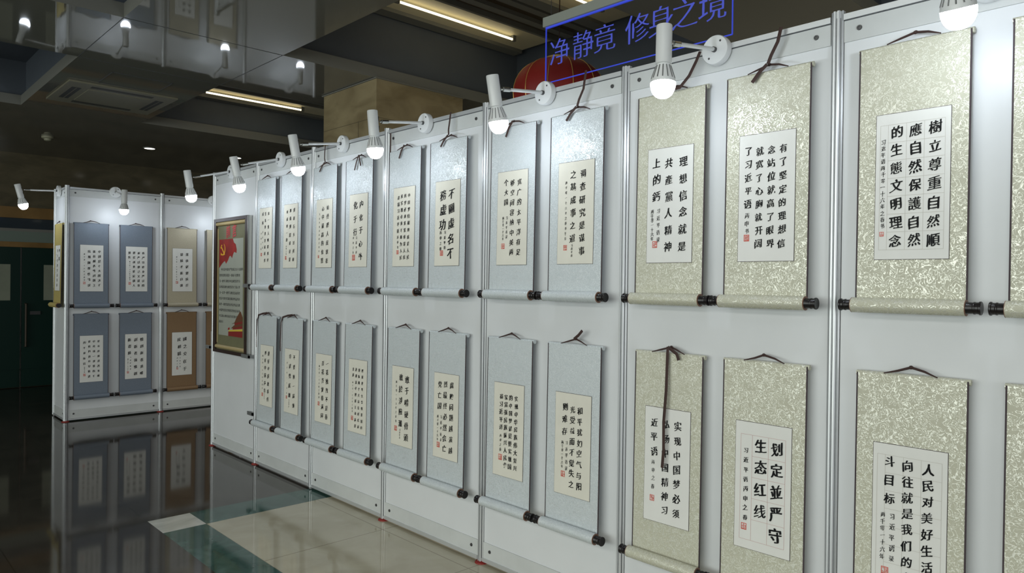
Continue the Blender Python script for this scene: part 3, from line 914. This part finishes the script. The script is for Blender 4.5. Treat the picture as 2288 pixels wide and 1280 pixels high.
far = [
 (.075, 'T', 'blue', 'slate blue hanging scroll, upper row nearest the far booth corner', [(.82, .14, .87, '中国是个大国决不', .145), (.60, .14, .87, '能在根本性问题上', .145), (.38, .14, .87, '出现颠覆性错误', .145), (.18, .2, .76, YRS, .07)], (.18, .82, .10)),
 (.545, 'T', 'blue', 'slate blue hanging scroll, upper row beside the sand scroll', [(.80, .14, .87, '既严以修身严以用', .145), (.59, .14, .87, '权严以律己又谋事', .145), (.37, .14, .87, '要实创业要实做人', .145), (.16, .14, .24, '要实', .145), (.18, .34, .74, YRS, .07)], (.18, .82, .11)),
 (1.065, 'T', 'sand', 'sand coloured hanging scroll in the upper row, far booth', [(.72, .14, .86, '落後就要挨打', .18), (.44, .14, .86, '發展才能自強', .18), (.2, .2, .72, YRS, .065)], (.22, .79, .11)),
 (.080, 'B', 'blue', 'slate blue hanging scroll, lower row nearest the far booth corner', [(.80, .13, .88, '要有序推进改革敢', .13), (.60, .13, .88, '中央统一部署的不', .13), (.40, .13, .88, '要抢跑该尽早推进', .13), (.19, .15, .6, '的不要拖宕', .13), (.2, .68, .78, BS, .06)], (.2, .84, .10)),
 (.545, 'B', 'blue', 'slate blue hanging scroll, lower row beside the brown scroll', [(.77, .13, .89, '惟創新者進唯', .19), (.48, .13, .89, '創新者強惟創', .19), (.2, .13, .42, '新者勝', .19), (.25, .52, .78, XI, .07), (.13, .56, .8, YR, .06)], (.13, .85, .09)),
 (1.068, 'B', 'brown', 'ochre brown hanging scroll in the lower row, far booth', [(.64, .16, .86, '國之交在于', .22), (.35, .17, .5, '民相親', .22), (.4, .6, .8, XY, .07), (.26, .6, .8, BS, .07)], (.27, .84, .09)),
 (1.535, 'T', 'sand', 'sand coloured hanging scroll half hidden by the near wall end', [], None),
 (1.535, 'B', 'brown', 'ochre brown hanging scroll half hidden by the near wall end', [], None),
]
for u, row, sk, lab, cols, seal in far:
    scroll(*FAR, u, 2.222 if row == 'T' else 1.198, M[sk], M['paperw'], lab, GF, cols, seal, sh=.915)
scroll(*SIDE, 0.165, 2.212, M['yellow'], M['paperw'], 'yellow hanging scroll on the narrow side of the far booth', GF,
       [(.80, .12, .30, '中国', .2), (.45, .12, .88, '实干兴邦空谈误国', .16), (.2, .2, .6, YR, .06)], None)

# ------------------------------------------------------------------ framed poster
def poster():
    x0, x1, z0, z1 = 0.155, 0.915, 0.922, 2.178
    t = thing('framed_poster', 'dark framed poster with red flag and lines of text', 'poster', ((x0 + x1) / 2, 0.0, z0))
    w, h = (x1 - x0) / 2, z1 - z0
    f = MB()
    for a in ((-w, w, 0, .030), (-w, w, h - .030, h), (-w, -w + .055, .030, h - .030), (w - .055, w, .030, h - .030)):
        f.box(a[0], a[1], -0.030, 0.004, a[2], a[3])
    f.build('frame', M['frame'], t)
    MB().box(w, w + .012, -0.032, 0.004, 0, h).build('metal_edge', M['chrome'], t)
    MB().box(-w + .05, w - .05, -0.012, 0.004, .028, h - .028).build('print_sheet', M['posterolive'], t)
    g = MB()
    for z in (.055, h - .050):
        g.lathe([(0, .018), (2 * w - .11, .018)], (-w + .055, -0.014, z), (1, 0, 0), 14)
    g.build('printed_roller', M['postertan'], t, True)
    sx0, sx1, sz0, sz1 = -w + .10, w - .125, .165, h - .195
    sh = MB().box(sx0, sx1, -0.0135, -0.011, sz0, sz1).build('text_sheet', M['postersheet'], t)
    MB().box(-w + .055, -w + .075, -0.0135, -0.011, .09, h - .09).build('tan_border', M['postertan'], t)
    # flag
    W_, H_ = sx1 - sx0, sz1 - sz0
    fl = [(0, 1), (.58, 1), (.62, .96), (.70, .94), (.74, .885), (.73, .85), (.64, .865), (.60, .845), (.55, .80), (.49, .825), (.44, .82), (.38, .78), (.30, .745), (.24, .775), (.20, .765), (.12, .745), (0, .70)]
    MB().poly([(sx0 + a * W_, sz0 + b * H_) for a, b in fl], -0.0142, -0.0128).build('flag_picture', M['flagred'], sh)
    cx, cz, r = sx0 + .16 * W_, sz0 + .895 * H_, .055
    em = MB()
    arc = [(-.75 + .02 * 0, 0)]
    out, inn = [], []
    for k in range(13):
        a = math.radians(-150 + k * 18)
        out.append((cx + r * math.cos(a), cz + r * 1.05 * math.sin(a)))
        tk = 0.20 * math.sin(PI * (k + .6) / 13.2)
        inn.append((cx + r * (1 - tk * 1.5) * math.cos(a), cz + r * 1.05 * (1 - tk * 1.5) * math.sin(a)))
    em.poly(out + inn[::-1], -0.0150, -0.0140)
    em.poly([(cx - .045, cz + .022), (cx - .036, cz + .032), (cx + .048, cz - .046), (cx + .040, cz - .056)], -0.0152, -0.0140)
    em.poly([(cx - .058, cz + .018), (cx - .030, cz + .046), (cx - .018, cz + .038), (cx - .048, cz + .008)], -0.0152, -0.0140)
    em.poly([(cx - .052, cz - .046), (cx - .042, cz - .036), (cx - .026, cz - .046), (cx - .036, cz - .058)], -0.0152, -0.0140)
    em.build('emblem', M['emblem'], sh)
    # title and body text
    rng = random.Random(3)
    lo = []
    for ch, X in (('前', -w + .30), ('言', -w + .44)):
        for l in brush_char(ch, rng, 0.02, 0.1, 1.0): lo.append([(X + x * .085, h - .125 + z * .105) for x, z in l])
    letter_object('title', lo, M['titlered'], t, -0.0142)
    lines = ['　今年是中国共产党成立九十五周年', '党的光辉历程是一部奋斗史教育', '习一做学习教育中全体党员学习', '系列讲话做合格党员为了深入学', '习一以学一做学习教育活动开展',
             '党员干部书写讲话摘录作品共计', '两学一做展览展出书法作品主题', '中国梦是历史的现实的也是未来', '不忘初心继续前进为实现中国梦', '而奋斗']
    for i, ln in enumerate(lines):
        lo = []
        z = sz0 + (.685 - i * .0605) * H_
        for j, ch in enumerate(ln):
            if ch == '　': continue
            for l in brush_char(ch, rng, 0.012, 0.0, 0.0): lo.append([(sx0 + (.045 + j * .0625) * W_ + x * .026, z + y * .024) for x, y in l])
        letter_object('text_line', lo, M['ink'], sh, -0.0140)
    # picture of a red gate tower at the foot
    def P(pts, m, nm, y): return MB().poly([(sx0 + a * W_, sz0 + b * H_) for a, b in pts], y, -0.0130).build(nm, m, sh)
    P([(.42, 0), (1, 0), (1, .065), (.42, .045)], M['gatered'], 'gate_wall', -0.0140)
    P([(.42, .045), (1, .065), (1, .085), (.46, .062)], M['gateyellow'], 'gate_coping', -0.0142)
    P([(.60, .07), (1, .09), (1, .125), (.60, .085)], M['gatered'], 'gate_gallery', -0.0141)
    P([(.52, .078), (1, .118), (1, .145), (.66, .115)], M['roofbrown'], 'lower_roof', -0.0143)
    P([(.68, .105), (1, .135), (1, .175), (.68, .14)], M['gatered'], 'upper_storey', -0.0141)
    P([(.56, .125), (1, .165), (1, .205), (.93, .26), (.90, .262), (.74, .185), (.68, .145)], M['roofbrown'], 'upper_roof', -0.0144)
    P([(.40, .06), (.48, .068), (.47, .09), (.41, .08)], M['flagred'], 'small_flag', -0.0140)
poster()
for x0, x1, z, lab in ((0.86, 1.00, 1.556, 'small grey steel clip on the right edge of the framed poster'),
                       (0.84, 1.01, 0.936, 'small grey steel clip under the lower right corner of the framed poster'),
                       (0.90, 1.02, 0.434, 'small grey steel clip low on the post right of the poster'),
                       (-0.07, 0.05, 0.95, 'small grey steel clip on the free left end of the near wall')):
    f = -0.045 if z > 0.93 and x0 > 0 else -0.012
    b = MB().box(x0, x1, f, f + 0.006, z - .016, z + .016)
    b.box(x1 - 0.03, x1, f, 0.006, z - .012, z + .012)
    o = b.build('steel_clip', M['steel'])
    tag(o, lab, 'clip', 'steel clips on the panel wall')

# ------------------------------------------------------------------ acrylic sign, lantern
def sign():
    x0, x1, z0, z1, y = 4.02, 5.29, 2.845, 3.19, 0.50
    t = thing('acrylic_sign', 'clear hanging acrylic sign with blue lit characters', 'sign', ((x0 + x1) / 2, y, z0))
    w, h = (x1 - x0) / 2, z1 - z0
    MB().box(-w, w, -0.004, 0.004, 0, h).build('acrylic_sheet', M['acrylic'], t)
    MB().box(-w - .01, w + .01, -0.022, 0.022, h - .002, h + .055).build('top_rail', M['rail'], t)
    e = MB()
    e.box(-w, w, -0.0045, 0.0045, -0.003, 0.001).box(-w - .002, -w + .001, -0.0045, 0.0045, 0, h).box(w - .001, w + .002, -0.0045, 0.0045, 0, h)
    e.box(-w, w, -0.007, 0.007, h - .010, h - .002)
    e.build('lit_edge', M['blueglow'], t)
    wi = MB()
    for x in (-w + .04, w - .04): wi.cyl((x, 0, h + .05), (x, 0, RZ - z0 + (.562 if x < 0 else 0)), .002, 6)
    wi.build('hanging_wire', M['bolt'], t)
    rng = random.Random(5)
    lo = []
    for ch, u in zip('净静竟修身之境', (.094, .240, .368, .549, .671, .785, .915)):
        for l in brush_char(ch, rng, -0.010, 0.0, 0.12):
            lo.append([(-w + u * 2 * w + x * .150, h * .485 + z * .150) for x, z in l])
    letter_object('lettering', lo, M['blueletters'], t, -0.006)
sign()

def lantern():
    t = thing('red_lantern', 'round red lantern with gold ribs behind the acrylic sign', 'lantern', (3.20, 1.5, 3.10))
    R, Hh = .37, .27
    prof = [(Hh * math.sin(a), R * (0.30 + 0.70 * math.cos(a)) if abs(a) < PI / 2 else R * .3) for a in [(-PI / 2 + PI * k / 16) for k in range(17)]]
    b = MB()
    seg, rings = 48, []
    for z, r in prof:
        rings.append([b.bm.verts.new(((r * (1 - .03 * (1 - abs(math.cos(6 * 2 * PI * k / seg))))) * math.cos(2 * PI * k / seg), (r * (1 - .03 * (1 - abs(math.cos(6 * 2 * PI * k / seg))))) * math.sin(2 * PI * k / seg), z)) for k in range(seg)])
    for p, q in zip(rings, rings[1:]):
        for k in range(seg): b.bm.faces.new((p[k], p[(k + 1) % seg], q[(k + 1) % seg], q[k]))
    b.build('lantern_body', M['lanternred'], t, True)
    for k in range(12):
        a = 2 * PI * k / 12
        MB().tube([((r * 1.004) * math.cos(a), (r * 1.004) * math.sin(a), z) for z, r in prof], .0035, 5).build('gold_rib', M['gold'], t, True)
    MB().lathe([(0, .115), (.03, .115), (.035, .09), (.05, .05)], (0, 0, Hh - .006), (0, 0, 1), 24).lathe([(0, .115), (.03, .115)], (0, 0, -Hh + .006), (0, 0, -1), 24).build('gold_cap', M['gold'], t, True)
    MB().cyl((0, 0, Hh + .03), (0, 0, TOPS[1] - 3.10 - .055), .004, 6).build('hanging_cord', M['cord'], t)
    MB().lathe([(0, .02), (.05, .03), (.26, .035), (.30, .03)], (0, 0, -Hh - .02), (0, 0, -1), 10).build('tassel', M['lanternred'], t, True)
lantern()

# ------------------------------------------------------------------ ceiling fittings
def fluorescent(x0, top, y0, y1, ty0, ty1, label):
    """reflector tray with one bare tube, recessed at the top of a ceiling bay; runs along y"""
    L = y1 - y0
    t = thing('fluorescent_light', label, 'ceiling light', (x0, y0, top), 0, 'fluorescent lights in the ceiling bays')
    MB().box(0.13, .61, 0, L, -0.022, -0.004).build('reflector_tray', M['cream'], t)
    MB().box(0, .13, 0, L, -.055, -.004).build('tray_edge', M['trim'], t)
    MB().box(.61, .64, 0, L, -.055, -.004).build('tray_edge', M['trim'], t)
    MB().cyl((.38, ty0 - y0, -.060), (.38, ty1 - y0, -.060), .010, 14).build('tube', M['tube'], t, True)
    for y in (ty0 - y0 - .04, ty1 - y0):
        MB().box(.365, .395, y, y + .04, -.076, -.022).build('tube_holder', M['trim'], t)
def grille(x0, x1, top, y0, y1, label):
    t = thing('air_grille', label, 'grille', (x0, y0, top), 0, 'slatted air grilles in the ceiling bays')
    L, w = y1 - y0, x1 - x0
    n = max(2, round(w / .19))
    MB().box(0, w, 0, L, -.012, -.003).build('dark_backing', M['slat'], t)
    for k in range(n):
        a = w * (k + .45) / n
        MB().box(a, a + w / n * .38, 0, L, -.05, -.012).build('slat', M['trim'], t)
for (x0, x1), top, (ta, tb), lab in zip(CXS[:3], TOPS, ((.51, 1.72), (.78, 2.10), (.78, 2.10)),
                                        ('in the bay left of the column', 'in the big bay above the near wall', 'in the bay at the top right')):
    fluorescent(x0 - .03, top, -.08, 2.48, ta, tb, 'fluorescent light with cream tray ' + lab + ', left side')
    if x1 - x0 > 2.3:
        grille(x0 + .62, x0 + 1.06, top, -.08, 2.48, 'slatted brown grille between the two lights ' + lab)
        fluorescent(x0 + 1.07, top, -.08, 2.48, ta, tb, 'fluorescent light with cream tray ' + lab + ', right side')
        grille(x0 + 1.72, x1 + .03, top, -.08, 2.48, 'slatted brown grille right of both lights ' + lab)
    else:
        grille(x0 + .62, x1 + .03, top, -.08, 2.48, 'slatted brown grille beside the light ' + lab)

def cassette():
    t = thing('ceiling_air_conditioner', 'cream four-way air conditioning cassette in the ceiling', 'air conditioner', (-0.84, -0.66, RZ))
    s = .47
    MB().box(-s, s, -s, s, -.018, -.001).build('face_panel', M['acyl'], t)
    f = MB()
    f.box(-.27, .27, -.27, .27, -.024, -.018)
    f.build('intake_grille', M['acyl'], t)
    for a in range(4):
        c, q = math.cos(a * PI / 2), math.sin(a * PI / 2)
        b = MB()
        pts = [(-.27, -.405), (.27, -.405), (.27, -.325), (-.27, -.325)]
        P = [(x * c - y * q, x * q + y * c) for x, y in pts]
        b.quad(*[(x, y, -.0185) for x, y in P])
        lo = b.build('air_slot', M['dark'], t)
        v = MB()
        m0 = [(-.26, -.368), (.26, -.368), (.26, -.360), (-.26, -.360)]
        v.quad(*[(x * c - y * q, x * q + y * c, -.021) for x, y in m0])
        v.build('louvre', M['acyl'], lo)
cassette()
# access hatch beside it
h = MB()
for a in ((-.30, .16, -.92, -.914), (-.30, .16, -.42, -.414), (-.30, -.294, -.92, -.414), (.154, .16, -.92, -.414)):
    h.box(a[0], a[1], a[2], a[3], RZ - .003, RZ - .0005)
tag(h.build('access_hatch', M['groove']), 'square access hatch outline in the ceiling beside the air conditioner', 'hatch')
for x, y, lab in ((-3.54, .52, 'round lit ceiling downlight left of the nearer wall lamps'), (-3.40, 1.67, 'round lit ceiling downlight just above the near wall lamps')):
    t = thing('downlight', lab, 'ceiling light', (x, y, RZ), 0, 'round downlights near the end wall')
    MB().lathe([(0, .085), (.008, .083), (.008, .068), (.002, .066)], (0, 0, 0), (0, 0, -1), 28, False).build('trim_ring', M['trim'], t, True)
    MB().lathe([(0, .068), (.006, .066), (.006, 0)], (0, 0, 0), (0, 0, -1), 28).build('lamp_face', M['downlight'], t)
t = thing('smoke_detector', 'small round cream smoke detector on the ceiling', 'smoke detector', (-3.65, -.66, RZ))
MB().lathe([(0, .07), (.02, .07), (.028, .06)], (0, 0, 0), (0, 0, -1), 24).build('base', M['plastic'], t, True)
MB().lathe([(.028, .045), (.05, .04), (.058, .02)], (0, 0, 0), (0, 0, -1), 20).build('sensor_head', M['plastic'], t, True)

# the lettering helper is no longer needed
bpy.data.objects.remove(_fo)
